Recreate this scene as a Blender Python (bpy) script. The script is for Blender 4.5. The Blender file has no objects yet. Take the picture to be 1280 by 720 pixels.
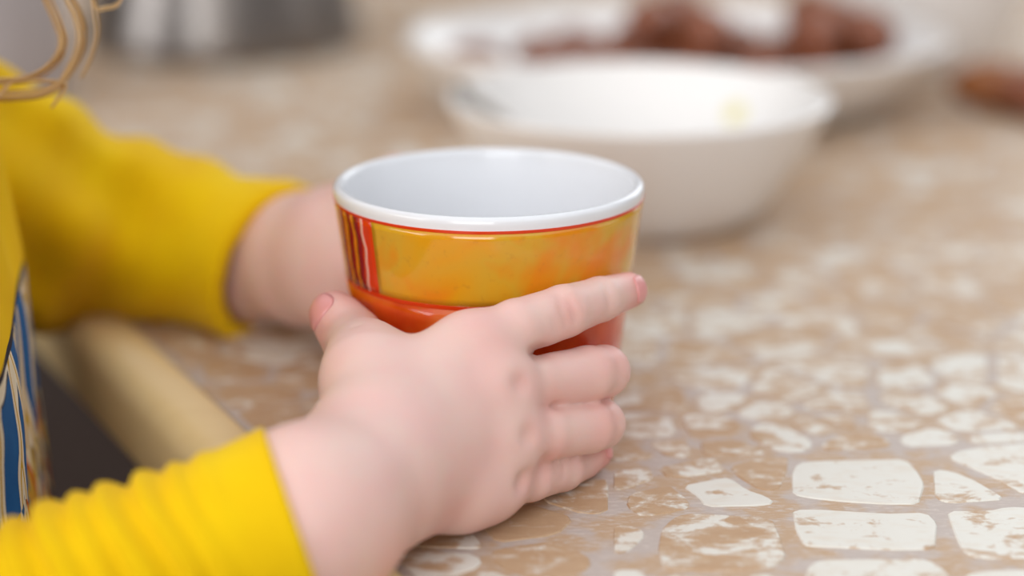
import bpy, bmesh, math, random
import numpy as np
from mathutils import Vector, Matrix
random.seed(7)
rng = np.random.default_rng(5)
S = bpy.context.scene
COL = S.collection

# ------------------------------------------------------------------ camera
CAM_H, PITCH, FPX = 0.2005, math.radians(16.3), 2600.0      # metres above the table top, down-tilt, focal length (px of 1280)
cam = bpy.data.cameras.new('camera'); cam_o = bpy.data.objects.new('camera', cam); COL.objects.link(cam_o)
cam.sensor_width = 36.0; cam.lens = FPX / 1280 * 36.0
cam_o.location = (0, 0, CAM_H); cam_o.rotation_euler = (math.pi / 2 - PITCH, 0, 0)
cam.clip_start = 0.02
cam.dof.use_dof = True; cam.dof.focus_distance = 0.524; cam.dof.aperture_fstop = 3.7
S.camera = cam_o

# ------------------------------------------------------------------ light
w = bpy.data.worlds.new('world'); S.world = w; w.use_nodes = True
bg = w.node_tree.nodes['Background']; bg.inputs[0].default_value = (0.93, 0.96, 1.0, 1); bg.inputs[1].default_value = 0.85
def area(name, loc, target, size, power, color):
    l = bpy.data.lights.new(name, 'AREA'); l.shape = 'RECTANGLE'; l.size, l.size_y = size; l.energy = power; l.color = color
    o = bpy.data.objects.new(name, l); COL.objects.link(o); o.location = loc
    o.rotation_euler = (Vector(target) - Vector(loc)).to_track_quat('-Z', 'Y').to_euler(); return o
area('window_daylight', (1.35, 2.85, 1.05), (0, .55, 0), (1.5, 1.3), 9, (0.93, 0.97, 1.0))
area('side_window_daylight', (-2.55, -0.75, .8), (0, .5, 0), (1.6, 1.5), 30, (.99, .99, 1.0))
area('front_window_daylight', (-.5, -1.95, .9), (0, .5, 0), (1.35, 1.35), 24, (.97, .985, 1.0))
S.view_settings.view_transform = 'Standard'; S.view_settings.look = 'None'
S.view_settings.exposure = 0.4; S.view_settings.gamma = 1.0; S.view_settings.use_curve_mapping = False

# ------------------------------------------------------------------ helpers
def at(u, v, y):
    """world point seen at pixel (u, v) at the distance y in front of the camera"""
    a, b = (u - 640) / FPX, (v - 360) / FPX
    dy = math.cos(PITCH) - b * math.sin(PITCH); dz = -math.sin(PITCH) - b * math.cos(PITCH)
    return np.array((a * y / dy, y, CAM_H + dz * y / dy))
def on_table(u, v):
    a, b = (u - 640) / FPX, (v - 360) / FPX
    dy = math.cos(PITCH) - b * math.sin(PITCH); dz = -math.sin(PITCH) - b * math.cos(PITCH)
    t = CAM_H / -dz
    return np.array((a * t, dy * t))

def tag(o, label=None, cat=None, group=None, kind=None):
    if label: o['label'] = label
    if cat: o['category'] = cat
    if group: o['group'] = group
    if kind: o['kind'] = kind
    return o
def empty(name, loc=(0, 0, 0), rz=0):
    o = bpy.data.objects.new(name, None); COL.objects.link(o); o.location = loc; o.rotation_euler = (0, 0, rz)
    o.empty_display_size = .02; return o
def link_mesh(name, verts, faces, m=None, parent=None, smooth=True):
    me = bpy.data.meshes.new(name)
    if isinstance(verts, np.ndarray): verts = verts.tolist()
    me.from_pydata([tuple(v) for v in verts], [], [tuple(f) for f in faces]); me.validate(); me.update()
    if smooth: me.polygons.foreach_set('use_smooth', [True] * len(me.polygons))
    o = bpy.data.objects.new(name, me); COL.objects.link(o)
    if m: me.materials.append(m)
    if parent: o.parent = parent
    return o
def from_bm(name, bm, m=None, parent=None, smooth=True):
    me = bpy.data.meshes.new(name); bmesh.ops.recalc_face_normals(bm, faces=bm.faces[:]); bm.to_mesh(me); bm.free()
    if smooth: me.polygons.foreach_set('use_smooth', [True] * len(me.polygons))
    o = bpy.data.objects.new(name, me); COL.objects.link(o)
    if m: me.materials.append(m)
    if parent: o.parent = parent
    return o
def box_bm(bm, c, s, rot=None, bev=0.0):
    g = bmesh.ops.create_cube(bm, size=1.0); vs = g['verts']
    M = Matrix.Translation(Vector(c)) @ (rot or Matrix.Identity(4)) @ Matrix.Diagonal((*s, 1))
    bmesh.ops.transform(bm, matrix=M, verts=vs)
    if bev:
        es = list({e for v in vs for e in v.link_edges})
        bmesh.ops.bevel(bm, geom=es, offset=bev, segments=2, affect='EDGES', profile=.5)
def box(name, c, s, m, parent=None, rot=None, bev=0.0):
    bm = bmesh.new(); box_bm(bm, c, s, rot, bev); return from_bm(name, bm, m, parent, smooth=False)
def lathe(name, prof, m, parent=None, seg=96, sx=1.0, sy=1.0, wob=None):
    vs, fs = [], []; n = len(prof)
    for i in range(seg):
        a = 2 * math.pi * i / seg; ca, sa = math.cos(a), math.sin(a)
        for r, z in prof: vs.append((r * ca * sx, r * sa * sy, z))
    for i in range(seg):
        j = (i + 1) % seg
        for k in range(n - 1):
            a, b, c, d = i * n + k, j * n + k, j * n + k + 1, i * n + k + 1
            if prof[k][0] < 1e-7: fs.append((a, c, d))
            elif prof[k + 1][0] < 1e-7: fs.append((a, b, c))
            else: fs.append((a, b, c, d))
    bm = bmesh.new(); bvs = [bm.verts.new(v) for v in vs]
    for f in fs:
        try: bm.faces.new([bvs[i] for i in f])
        except ValueError: pass
    bmesh.ops.remove_doubles(bm, verts=bm.verts[:], dist=1e-6)
    return from_bm(name, bm, m, parent)
def smooth_path(pts, n=8):
    pts = [np.array(p, float) for p in pts]; out = []
    for i in range(len(pts) - 1):
        p0 = pts[max(i - 1, 0)]; p1 = pts[i]; p2 = pts[i + 1]; p3 = pts[min(i + 2, len(pts) - 1)]
        for k in range(n):
            t = k / n
            out.append(.5 * (2 * p1 + (p2 - p0) * t + (2 * p0 - 5 * p1 + 4 * p2 - p3) * t * t + (3 * p1 - p0 - 3 * p2 + p3) * t ** 3))
    out.append(pts[-1]); return out
def tube(vs, fs, path, rad, seg=8):
    """adds a closed tube along path (rad: number or list) to the lists vs, fs"""
    base = len(vs); n = len(path); T = None; u = None
    for i, p in enumerate(path):
        t = np.array(path[min(i + 1, n - 1)]) - np.array(path[max(i - 1, 0)]); t = t / (np.linalg.norm(t) + 1e-12)
        if u is None:
            u = np.cross(t, (0, 0, 1) if abs(t[2]) < .9 else (1, 0, 0))
        u = u - t * np.dot(u, t); u /= np.linalg.norm(u); v = np.cross(t, u)
        r = rad[i] if hasattr(rad, '__len__') else rad
        for k in range(seg):
            a = 2 * math.pi * k / seg; vs.append(tuple(np.array(p) + r * (math.cos(a) * u + math.sin(a) * v)))
    for i in range(n - 1):
        for k in range(seg):
            k2 = (k + 1) % seg
            fs.append((base + i * seg + k, base + i * seg + k2, base + (i + 1) * seg + k2, base + (i + 1) * seg + k))
    fs.append(tuple(base + k for k in reversed(range(seg)))); fs.append(tuple(base + (n - 1) * seg + k for k in range(seg)))

# ------------------------------------------------------------------ materials
def srgb(r, g, b):
    f = lambda c: (c / 255 / 12.92) if c / 255 <= .04045 else ((c / 255 + .055) / 1.055) ** 2.4
    return (f(r), f(g), f(b), 1.0)
class NT:
    def __init__(s, name):
        s.m = bpy.data.materials.new(name); s.m.use_nodes = True; s.t = s.m.node_tree
        s.b = s.t.nodes['Principled BSDF']
    def n(s, typ, **kw):
        nd = s.t.nodes.new('ShaderNode' + typ)
        for k, v in kw.items():
            if k in nd.bl_rna.properties: setattr(nd, k, v)
            else: s.set(nd.inputs[k.replace('_', ' ')], v)
        return nd
    def set(s, inp, v):
        if isinstance(v, bpy.types.NodeSocket): s.t.links.new(v, inp)
        else: inp.default_value = v
    def pos(s, kind='Object'): return s.n('TexCoord').outputs[kind]
    def noise(s, vec, scale, detail=3, rough=.5, dist=0):
        nd = s.n('TexNoise'); s.set(nd.inputs['Vector'], vec); s.set(nd.inputs['Scale'], scale)
        s.set(nd.inputs['Detail'], detail); s.set(nd.inputs['Roughness'], rough); s.set(nd.inputs['Distortion'], dist)
        return nd.outputs['Fac']
    def ramp(s, fac, stops, interp='LINEAR'):
        nd = s.n('ValToRGB'); s.set(nd.inputs['Fac'], fac); cr = nd.color_ramp; cr.interpolation = interp
        while len(cr.elements) < len(stops): cr.elements.new(.5)
        for e, (p, c) in zip(cr.elements, stops):
            e.position = p; e.color = c if hasattr(c, '__len__') else (c, c, c, 1)
        return nd.outputs['Color']
    def mix(s, fac, a, b, mode='MIX'):
        nd = s.n('Mix', data_type='RGBA', blend_type=mode); s.set(nd.inputs[0], fac); s.set(nd.inputs[6], a); s.set(nd.inputs[7], b)
        return nd.outputs[2]
    def math(s, op, a, b=0.0, c=0.0):
        nd = s.n('Math', operation=op); s.set(nd.inputs[0], a); s.set(nd.inputs[1], b); s.set(nd.inputs[2], c); return nd.outputs[0]
    def vmath(s, op, a, b):
        nd = s.n('VectorMath', operation=op); s.set(nd.inputs[0], a); s.set(nd.inputs[1], b); return nd.outputs[0]
    def bump(s, h, strength=.2, dist=.001):
        nd = s.n('Bump'); s.set(nd.inputs['Height'], h); s.set(nd.inputs['Strength'], strength); s.set(nd.inputs['Distance'], dist)
        s.t.links.new(nd.outputs[0], s.b.inputs['Normal'])
    def base(s, col, rough=.5, spec=.5, metal=0.0):
        s.set(s.b.inputs['Base Color'], col); s.set(s.b.inputs['Roughness'], rough)
        s.set(s.b.inputs['Specular IOR Level'], spec); s.set(s.b.inputs['Metallic'], metal); return s
    def attr(s, name): return s.n('Attribute', attribute_name=name).outputs
def plain(name, col, rough=.5, spec=.5, metal=0., vary=.06, scale=30):
    t = NT(name); nz = t.noise(t.pos(), scale, 4)
    c2 = tuple(max(0, c * (1 - vary * 2)) for c in col[:3]) + (1,)
    t.base(t.mix(nz, c2, col), rough, spec, metal); return t.m

def mat_skin():
    t = NT('toddler_skin'); p = t.pos()
    fl = t.attr('flush')['Fac']
    n1 = t.noise(p, 90, 3); n2 = t.noise(p, 900, 2)
    base = t.mix(t.ramp(n1, [(.35, 0.), (.65, 1.)]), srgb(228, 193, 182), srgb(229, 187, 178))
    col = t.mix(fl, base, srgb(224, 126, 116))
    t.base(col, .46, .35)
    t.set(t.b.inputs['Subsurface Weight'], .25); t.b.inputs['Subsurface Radius'].default_value = (1.0, .32, .18)
    t.set(t.b.inputs['Subsurface Scale'], .0025)
    vor = t.n('TexVoronoi', Scale=1100.0); t.set(vor.inputs['Vector'], p)
    t.bump(t.math('ADD', vor.outputs['Distance'], t.math('MULTIPLY', n2, .6)), .10, .0002)
    return t.m
def mat_fabric(name, col, dark):
    t = NT(name); p = t.pos(); n1 = t.noise(p, 28, 3)
    wv = t.n('TexWave', Scale=520.0, Distortion=1.2); t.set(wv.inputs['Vector'], p)
    wv2 = t.n('TexWave', Scale=520.0, Distortion=1.2, bands_direction='Z'); t.set(wv2.inputs['Vector'], p)
    t.base(t.mix(t.ramp(n1, [(.3, 0.), (.7, 1.)]), dark, col), .85, .15)
    t.set(t.b.inputs['Sheen Weight'], .06)
    t.bump(t.math('ADD', wv.outputs['Fac'], wv2.outputs['Fac']), .25, .0003); return t.m
def mat_print():
    """shirt body: yellow yoke above a printed leaf pattern (blue blades, cream outlines, fine dark lines)"""
    t = NT('printed_shirt_fabric'); p = t.pos()
    sep = t.n('SeparateXYZ'); t.set(sep.inputs[0], p)
    wob = t.noise(p, 18, 2)
    mp = t.n('Mapping'); t.set(mp.inputs['Vector'], p); mp.inputs['Rotation'].default_value = (math.radians(-16), math.radians(-14), 0); mp.inputs['Scale'].default_value = (80, 62, 13)
    q = t.vmath('ADD', mp.outputs[0], t.n('CombineXYZ', X=t.math('MULTIPLY', wob, 1.4), Y=t.math('MULTIPLY', wob, .8), Z=0.0).outputs[0])
    ve = t.n('TexVoronoi', feature='DISTANCE_TO_EDGE', Scale=1.0); t.set(ve.inputs['Vector'], q)
    vc = t.n('TexVoronoi', feature='F1', Scale=1.0); t.set(vc.inputs['Vector'], q)
    rnd = t.n('SeparateColor'); t.set(rnd.inputs[0], vc.outputs['Color'])
    blue = t.mix(t.noise(p, 160, 3), srgb(28, 82, 140), srgb(46, 116, 176))
    inner = t.ramp(rnd.outputs[0], [(0., srgb(30, 84, 140)), (.62, srgb(44, 110, 165)), (.78, srgb(74, 84, 118)), (.9, srgb(196, 120, 44))], 'CONSTANT')
    inner = t.mix(.6, inner, blue)
    edge = ve.outputs['Distance']
    col = t.ramp(edge, [(0., srgb(200, 160, 40)), (.025, srgb(226, 214, 186)), (.10, srgb(230, 222, 200)), (.125, srgb(36, 34, 44)), (.14, srgb(255, 255, 255))], 'CONSTANT')
    col = t.mix(t.math('GREATER_THAN', edge, .14), col, inner)
    vf = t.n('TexVoronoi', feature='F1', Scale=1.0); mq = t.n('Mapping'); t.set(mq.inputs['Vector'], p); mq.inputs['Rotation'].default_value = (.3, -.5, 0); mq.inputs['Scale'].default_value = (330, 330, 110); t.set(vf.inputs['Vector'], mq.outputs[0])
    rf_ = t.n('SeparateColor'); t.set(rf_.inputs[0], vf.outputs['Color'])
    small_ = t.ramp(rf_.outputs[0], [(0., srgb(226, 214, 180)), (.22, srgb(196, 104, 40)), (.42, srgb(48, 44, 50)), (.58, srgb(206, 170, 60)), (.74, srgb(58, 96, 130)), (.88, srgb(120, 84, 50))], 'CONSTANT')
    col = t.mix(t.math('LESS_THAN', t.math('ADD', sep.outputs[2], t.math('MULTIPLY', t.noise(p, 60, 2), .016)), .008), col, small_)
    yel = t.mix(t.noise(p, 26, 3), srgb(224, 176, 0), srgb(238, 198, 2))
    zz = t.math('ADD', sep.outputs[2], t.math('MULTIPLY', wob, .006))
    yoke = t.math('GREATER_THAN', zz, .0425)
    seam = t.math('MULTIPLY', t.math('GREATER_THAN', zz, .0405), t.math('SUBTRACT', 1.0, yoke))
    col = t.mix(seam, col, srgb(40, 38, 50)); col = t.mix(yoke, col, yel)
    t.base(col, .85, .15); return t.m
def mat_stone():
    t = NT('printed_stone'); g = t.n('NewGeometry').outputs['Position']
    tone = t.attr('tone')['Fac']
    n1 = t.noise(g, 75, 5, .62, .6); n2 = t.noise(g, 340, 4, .6); n3 = t.noise(g, 45, 2)
    mp = t.n('Mapping'); t.set(mp.inputs['Vector'], g); mp.inputs['Rotation'].default_value = (0, 0, .5); mp.inputs['Scale'].default_value = (1, 2.6, 1)
    n4 = t.noise(mp.outputs[0], 110, 4, .6, .4)
    f = t.math('ADD', t.math('MULTIPLY', n1, .55), t.math('ADD', t.math('MULTIPLY', n4, .30), t.math('MULTIPLY', n2, .15)))
    f = t.math('ADD', t.math('MULTIPLY_ADD', f, 1.45, -.235), t.math('MULTIPLY', t.math('SUBTRACT', tone, .5), .36))
    brown = t.mix(n3, srgb(184, 148, 112), srgb(203, 174, 142)); brown = t.mix(t.math('MULTIPLY', n2, .5), brown, srgb(160, 122, 88))
    col = t.mix(t.ramp(f, [(.44, 0.), (.50, .25), (.53, .55), (.57, 1.)]), brown, srgb(222, 218, 208))
    col = t.mix(t.math('MULTIPLY', t.ramp(n4, [(.5, 0.), (.7, 1.)]), .25), col, srgb(206, 180, 148))
    t.base(col, .5, .3); t.bump(t.math('ADD', f, t.math('MULTIPLY', n2, .4)), .25, .0006); return t.m
def mat_grout():
    t = NT('grey_brown_joint'); p = t.n('NewGeometry').outputs['Position']
    mp = t.n('Mapping'); t.set(mp.inputs['Vector'], p); mp.inputs['Scale'].default_value = (1, 3, 1)
    n = t.noise(mp.outputs[0], 260, 4, .65, .5); n2 = t.noise(p, 70, 4)
    col = t.mix(t.ramp(n2, [(.44, 0.), (.56, 1.)]), srgb(188, 174, 165), srgb(188, 158, 128))
    col = t.mix(t.ramp(n, [(.5, 0.), (.72, 1.)]), col, srgb(204, 192, 182))
    t.base(col, .55, .3); t.bump(n, .4, .0006); return t.m
def mat_wood(name, a, b, rough=.4, rot=0.0, scale=14):
    t = NT(name); p = t.pos(); mp = t.n('Mapping'); t.set(mp.inputs['Vector'], p); mp.inputs['Rotation'].default_value = (0, 0, rot)
    mp.inputs['Scale'].default_value = (.12, 1, 1)
    n = t.noise(mp.outputs[0], scale * 6, 4, .6, .4)
    t.base(t.mix(n, a, b), rough, .4); t.bump(n, .08, .0005); return t.m
def mat_glaze(name, stops, scale, rough=.12, seed=0.):
    t = NT(name); p = t.vmath('ADD', t.pos(), (seed, seed * .7, 0))
    n = t.noise(p, scale, 3, .55, .3); col = t.ramp(n, stops)
    n2 = t.noise(p, scale * 14, 2)
    col = t.mix(t.math('MULTIPLY', t.ramp(n2, [(.6, 0.), (.8, 1.)]), .25), col, srgb(170, 110, 40))
    t.base(col, rough, .5); t.set(t.b.inputs['Coat Weight'], .3); t.set(t.b.inputs['Coat Roughness'], .06); return t.m

SKIN = mat_skin()
YELLOW = mat_fabric('yellow_jersey', srgb(240, 202, 2), srgb(230, 180, 0))
PRINT = mat_print()
TROUSER = mat_fabric('dark_brown_trouser_cloth', srgb(44, 31, 27), srgb(34, 24, 22))
STONE, GROUT = mat_stone(), mat_grout()
NAIL = plain('fingernail_pink', srgb(230, 158, 154), .3, .5, vary=.04, scale=200)
WHITE = plain('white_ceramic', srgb(232, 233, 236), .12, .5, vary=.01)
BOWLW = plain('white_glass_ceramic', srgb(236, 232, 228), .16, .5, vary=.01)
CREAM = plain('cream_ceramic', srgb(226, 214, 200), .2, .5, vary=.02)
STEEL = plain('brushed_steel', srgb(168, 160, 152), .24, .5, 1.0, vary=.05)
GREYC = plain('pale_grey_enamel', srgb(176, 168, 168), .4, .4, vary=.04)

# ------------------------------------------------------------------ the room
FLOOR_Z = -0.72
def struct(o): o['kind'] = 'structure'; return o
struct(box('floor', (0, 1.0, FLOOR_Z - .05), (7, 6.2, .1), mat_wood('dark_floor_boards', srgb(48, 34, 28), srgb(62, 46, 38), .6)))
WALLM = plain('grey_brown_wall_paint', srgb(128, 116, 108), .8, .2, vary=.03, scale=6)  # mid grey-brown, wall colour darkened to dim side reflections and raise contrast
FRAMEM = plain('white_window_paint', srgb(232, 232, 230), .4, .4, vary=.02)
bm = bmesh.new()                       # back wall with an opening for the window
WX0, WX1, WZ0, WZ1 = 0.5, 2.2, 0.35, 1.75
box_bm(bm, ((-3.5 + WX0) / 2, 3.1, .55), (WX0 + 3.5, .16, 2.54)); box_bm(bm, ((3.5 + WX1) / 2, 3.1, .55), (3.5 - WX1, .16, 2.54))
box_bm(bm, ((WX0 + WX1) / 2, 3.1, (WZ0 + FLOOR_Z) / 2), (WX1 - WX0, .16, WZ0 - FLOOR_Z)); box_bm(bm, ((WX0 + WX1) / 2, 3.1, (WZ1 + 1.82) / 2), (WX1 - WX0, .16, 1.82 - WZ1))
struct(from_bm('wall_back', bm, WALLM, smooth=False))
def wall_with_window(name, axis, pos, lo, hi, w0, w1, z0, z1):
    """wall along x (axis 0) or y (axis 1) at pos, from lo to hi, with an opening w0..w1 x z0..z1"""
    bm = bmesh.new()
    for a, b, c, d in ((lo, w0, FLOOR_Z, 1.82), (w1, hi, FLOOR_Z, 1.82), (w0, w1, FLOOR_Z, z0), (w0, w1, z1, 1.82)):
        m_, q_ = (a + b) / 2, (c + d) / 2
        box_bm(bm, (m_, pos, q_) if axis == 0 else (pos, m_, q_), (b - a, .16, d - c) if axis == 0 else (.16, b - a, d - c))
    return struct(from_bm(name, bm, WALLM, smooth=False))
wall_with_window('wall_left', 1, -2.7, -2.0, 3.02, -1.6, .1, .0, 1.6)
wall_with_window('wall_right', 1, 2.9, -2.0, 3.02, .2, 1.6, .2, 1.6)
wall_with_window('wall_front', 0, -2.08, -2.6, 2.8, -1.2, .2, .2, 1.6)
wn = struct(empty('window_1', ((WX0 + WX1) / 2, 3.08, WZ0)))
ww, wh = WX1 - WX0, WZ1 - WZ0
for nm, c, s in (('window_frame', (-ww / 2 + .03, 0, wh / 2), (.06, .08, wh)), ('window_frame', (ww / 2 - .03, 0, wh / 2), (.06, .08, wh)),
                 ('window_frame', (0, 0, .03), (ww - .12, .08, .06)), ('window_frame', (0, 0, wh - .03), (ww - .12, .08, .06)), ('mullion', (0, 0, wh / 2), (.05, .07, wh - .12))):
    box(nm, c, s, FRAMEM, wn, bev=.006)
GLASS = NT('window_glass'); GLASS.base((1, 1, 1, 1), .02, .5); GLASS.set(GLASS.b.inputs['Transmission Weight'], 1.0); GLASS.set(GLASS.b.inputs['IOR'], 1.02)
for sx in (-1, 1): box('window_pane', (sx * (ww / 4 - .02), 0, wh / 2), (ww / 2 - .085, .006, wh - .12), GLASS.m, wn)
struct(box('baseboard_back', (0, 3.01, FLOOR_Z + .045), (7, .018, .09), FRAMEM, bev=.004))

# ------------------------------------------------------------------ the table
E1, E2 = on_table(160, 400), on_table(500, 715)            # two points of the seam between stones and wooden edge
ev = (E2 - E1) / np.linalg.norm(E2 - E1); nv = np.array((-ev[1], ev[0]))     # along the edge (to the camera) and inward
if nv[0] < 0: nv = -nv
S0, S1, T1 = -1.15, 0.42, 0.92
def st(s, t): return E1 + ev * s + nv * t
ang = math.atan2(ev[1], ev[0])
RZ = Matrix.Rotation(ang, 4, 'Z')
table = empty('table', (0, 0, FLOOR_Z)); tag(table, 'table with a crazy-paving stone pattern top and pale wooden edge, carrying cup and dishes', 'table')
def on_tbl(o): o.parent = table; o.matrix_parent_inverse = Matrix.Translation((0, 0, -FLOOR_Z)); return o
cx, cy = st((S0 + S1) / 2, T1 / 2)
on_tbl(box('top_slab', (cx, cy, -.0109), (S1 - S0, T1, .0212), GROUT, None, RZ))
TRIMM = mat_wood('pale_varnished_wood', srgb(222, 192, 138), srgb(236, 210, 158), .32, -ang)
def trim(sa, ta, sb, tb):
    """bullnose strip from (sa, ta) to (sb, tb), outer side to the left of nothing: outward = away from the table centre"""
    a, b = st(sa, ta), st(sb, tb); d = (b - a) / np.linalg.norm(b - a); o = np.array((d[1], -d[0]))
    if np.dot(o, np.array((cx, cy)) - (a + b) / 2) > 0: o = -o
    W_, H_, R_ = .0185, .027, .0085
    pr = [(.0008, -H_), (.0008, .0002), (.0014, .0008)]
    for k in range(7):
        q = math.pi / 2 * k / 6; pr.append((W_ - R_ + R_ * math.sin(q), .0008 - R_ + R_ * math.cos(q)))
    for k in range(5):
        q = math.pi / 2 * k / 4; pr.append((W_ - .005 + .005 * math.cos(q), -H_ + .005 - .005 * math.sin(q)))
    vs = [(*(p + o * x), z) for p in (a, b) for x, z in pr]; n = len(pr)
    fs = [(k, (k + 1) % n, n + (k + 1) % n, n + k) for k in range(n)] + [tuple(range(n)), tuple(range(2 * n - 1, n - 1, -1))]
    bm = bmesh.new(); bv = [bm.verts.new(v) for v in vs]
    for f in fs: bm.faces.new([bv[i] for i in f])
    o_ = on_tbl(from_bm('wooden_edge', bm, TRIMM)); 
    o_.data.polygons.foreach_set('use_smooth', [len(p.vertices) == 4 for p in o_.data.polygons]); return o_
trim(S0, 0, S1, 0); trim(S0, T1, S1, T1); trim(S0, 0, S0, T1); trim(S1, 0, S1, T1)
LEGM = mat_wood('dark_table_wood', srgb(84, 62, 48), srgb(104, 80, 62), .5)
for s_, t_ in ((S0 + .08, .08), (S0 + .08, T1 - .08), (S1 - .08, .08), (S1 - .08, T1 - .08)):
    x, y = st(s_, t_); on_tbl(box('leg', (x, y, (FLOOR_Z - .022) / 2), (.06, .06, -FLOOR_Z - .022), LEGM, None, RZ, .004))
for s_, sz in ((0, None),):
    for (sa, ta), (lx, ly) in ((((S0 + S1) / 2, .08), (S1 - S0 - .24, .02)), (((S0 + S1) / 2, T1 - .08), (S1 - S0 - .24, .02)), ((S0 + .08, T1 / 2), (.02, T1 - .24)), ((S1 - .08, T1 / 2), (.02, T1 - .24))):
        x, y = st(sa, ta); on_tbl(box('apron', (x, y, -.047), (lx, ly, .05), LEGM, None, RZ))

# stones: centres of those the photo shows clearly, then a loose grid of the same size; tone = share of white
SEEN = [(908, 618, .95), (898, 673, .52), (855, 585, .5), (823, 626, .45), (790, 669, .75), (944, 590, .35), (1072, 600, .95), (1080, 660, .95),
        (1207, 609, .9), (1262, 583, .9), (1240, 664, .85), (1105, 714, .9), (1250, 722, .9), (793, 594, .45), (797, 566, .45), (890, 716, .8), (780, 718, .5),
        (810, 536, .6), (890, 534, .42), (827, 497, .5), (902, 499, .72), (957, 511, .62), (894, 477, .55), (800, 440, .5), (855, 442, .5), (833, 560, .5),
        (973, 543, .6), (1022, 532, .6), (977, 487, .55), (1059, 465, .62), (1126, 469, .62), (1209, 465, .75), (1203, 495, .62), (1154, 503, .6), (1270, 469, .7),
        (1272, 511, .55), (1107, 528, .6), (1046, 526, .5), (1219, 526, .72), (1162, 550, .8), (1250, 553, .8), (1036, 505, .6), (1075, 552, .45), (905, 560, .4), (1000, 566, .5)]
seeds, tones = [], []
for u, v, tn in SEEN: seeds.append(on_table(u, v)); tones.append(tn)
LAID = [([(991, 592), (997, 579), (1020, 576), (1131, 574), (1146, 589), (1154, 605), (1147, 629), (1105, 629), (1056, 626), (1010, 621), (992, 617)], .95),
        ([(992, 637), (1020, 637), (1105, 642), (1157, 641), (1170, 653), (1167, 686), (1105, 686), (1020, 682), (1006, 681), (996, 662)], .9),
        ([(1167, 587), (1191, 589), (1221, 602), (1255, 623), (1187, 628), (1170, 622)], .82), ([(1186, 572), (1195, 565), (1235, 557), (1315, 553), (1315, 622), (1278, 616), (1247, 598), (1212, 583)], .85),
        ([(1185, 639), (1234, 639), (1260, 634), (1315, 636), (1315, 697), (1280, 696), (1225, 697), (1206, 690), (1197, 673), (1189, 651)], .78),
        ([(1013, 705), (1030, 700), (1159, 699), (1178, 711), (1190, 725), (1190, 738), (1003, 738)], .85), ([(1206, 718), (1240, 713), (1315, 712), (1315, 745), (1215, 745)], .9),
        ([(854, 607), (905, 597), (915, 599), (932, 612), (957, 620), (968, 628), (947, 631), (882, 632), (874, 620)], .93),
        ([(855, 642), (908, 644), (964, 648), (972, 668), (981, 694), (968, 707), (908, 713), (829, 711), (824, 686), (828, 662), (840, 649)], .46),
        ([(912, 583), (950, 573), (985, 571), (982, 590), (972, 612), (950, 611), (925, 596)], .34), ([(823, 584), (891, 571), (906, 588), (870, 593), (835, 596)], .5),
        ([(788, 617), (835, 606), (859, 624), (861, 634), (833, 640), (803, 645), (784, 632)], .42), ([(768, 656), (799, 659), (806, 669), (785, 688), (768, 692)], .66),
        ([(768, 712), (802, 713), (815, 738), (768, 738)], .7), ([(835, 719), (905, 722), (965, 717), (985, 738), (835, 738)], .72), ([(768, 590), (780, 587), (812, 585), (816, 598), (784, 609), (768, 612)], .45)]
def side(p0, p1):                                    # line through two points of the table: (point, normal away from the laid field)
    a, b = on_table(*p0), on_table(*p1); d = (b - a) / np.linalg.norm(b - a); n = np.array((-d[1], d[0]))
    if (on_table(1000, 640) - a) @ n > 0: n = -n
    return a, n
FIELD = [side((768, 577), (1315, 551)), side((766, 577), (766, 740)), side((768, 741), (1315, 747)), side((1317, 551), (1317, 747))]
keep = [k for k in range(len(seeds)) if max((seeds[k] - p) @ n for p, n in FIELD) > 0]
seeds = [seeds[k] for k in keep]; tones = [tones[k] for k in keep]
SP = .0235
cand = []
for i in range(int((S1 - S0) / SP) + 3):
    for j in range(int(T1 / SP) + 3):
        cand.append(st(S0 + (i - .5 + random.uniform(-.33, .33)) * SP, (j - .5 + random.uniform(-.33, .33)) * SP))
ss = np.array(seeds)
for c in cand:
    if np.min(np.hypot(*(ss - c).T)) > .0185: seeds.append(c); tones.append(min(.95, max(.3, random.gauss(.42, .15))))
seeds = np.array(seeds)
def clip(poly, p, nrm):
    out = []
    for i in range(len(poly)):
        a, b = poly[i], poly[(i + 1) % len(poly)]; da = (a - p) @ nrm; db = (b - p) @ nrm
        if da <= 0: out.append(a)
        if (da < 0 < db) or (db < 0 < da): out.append(a + (b - a) * (da / (da - db)))
    return out
BUCK = {}
for i, p in enumerate(seeds): BUCK.setdefault((int(p[0] // .04), int(p[1] // .04)), []).append(i)
stones = []
EDGES = [(st(S0, .0022), -nv), (st(S0, T1 - .002), nv), (st(S0 + .002, 0), -ev), (st(S1 - .002, 0), ev)]
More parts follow.
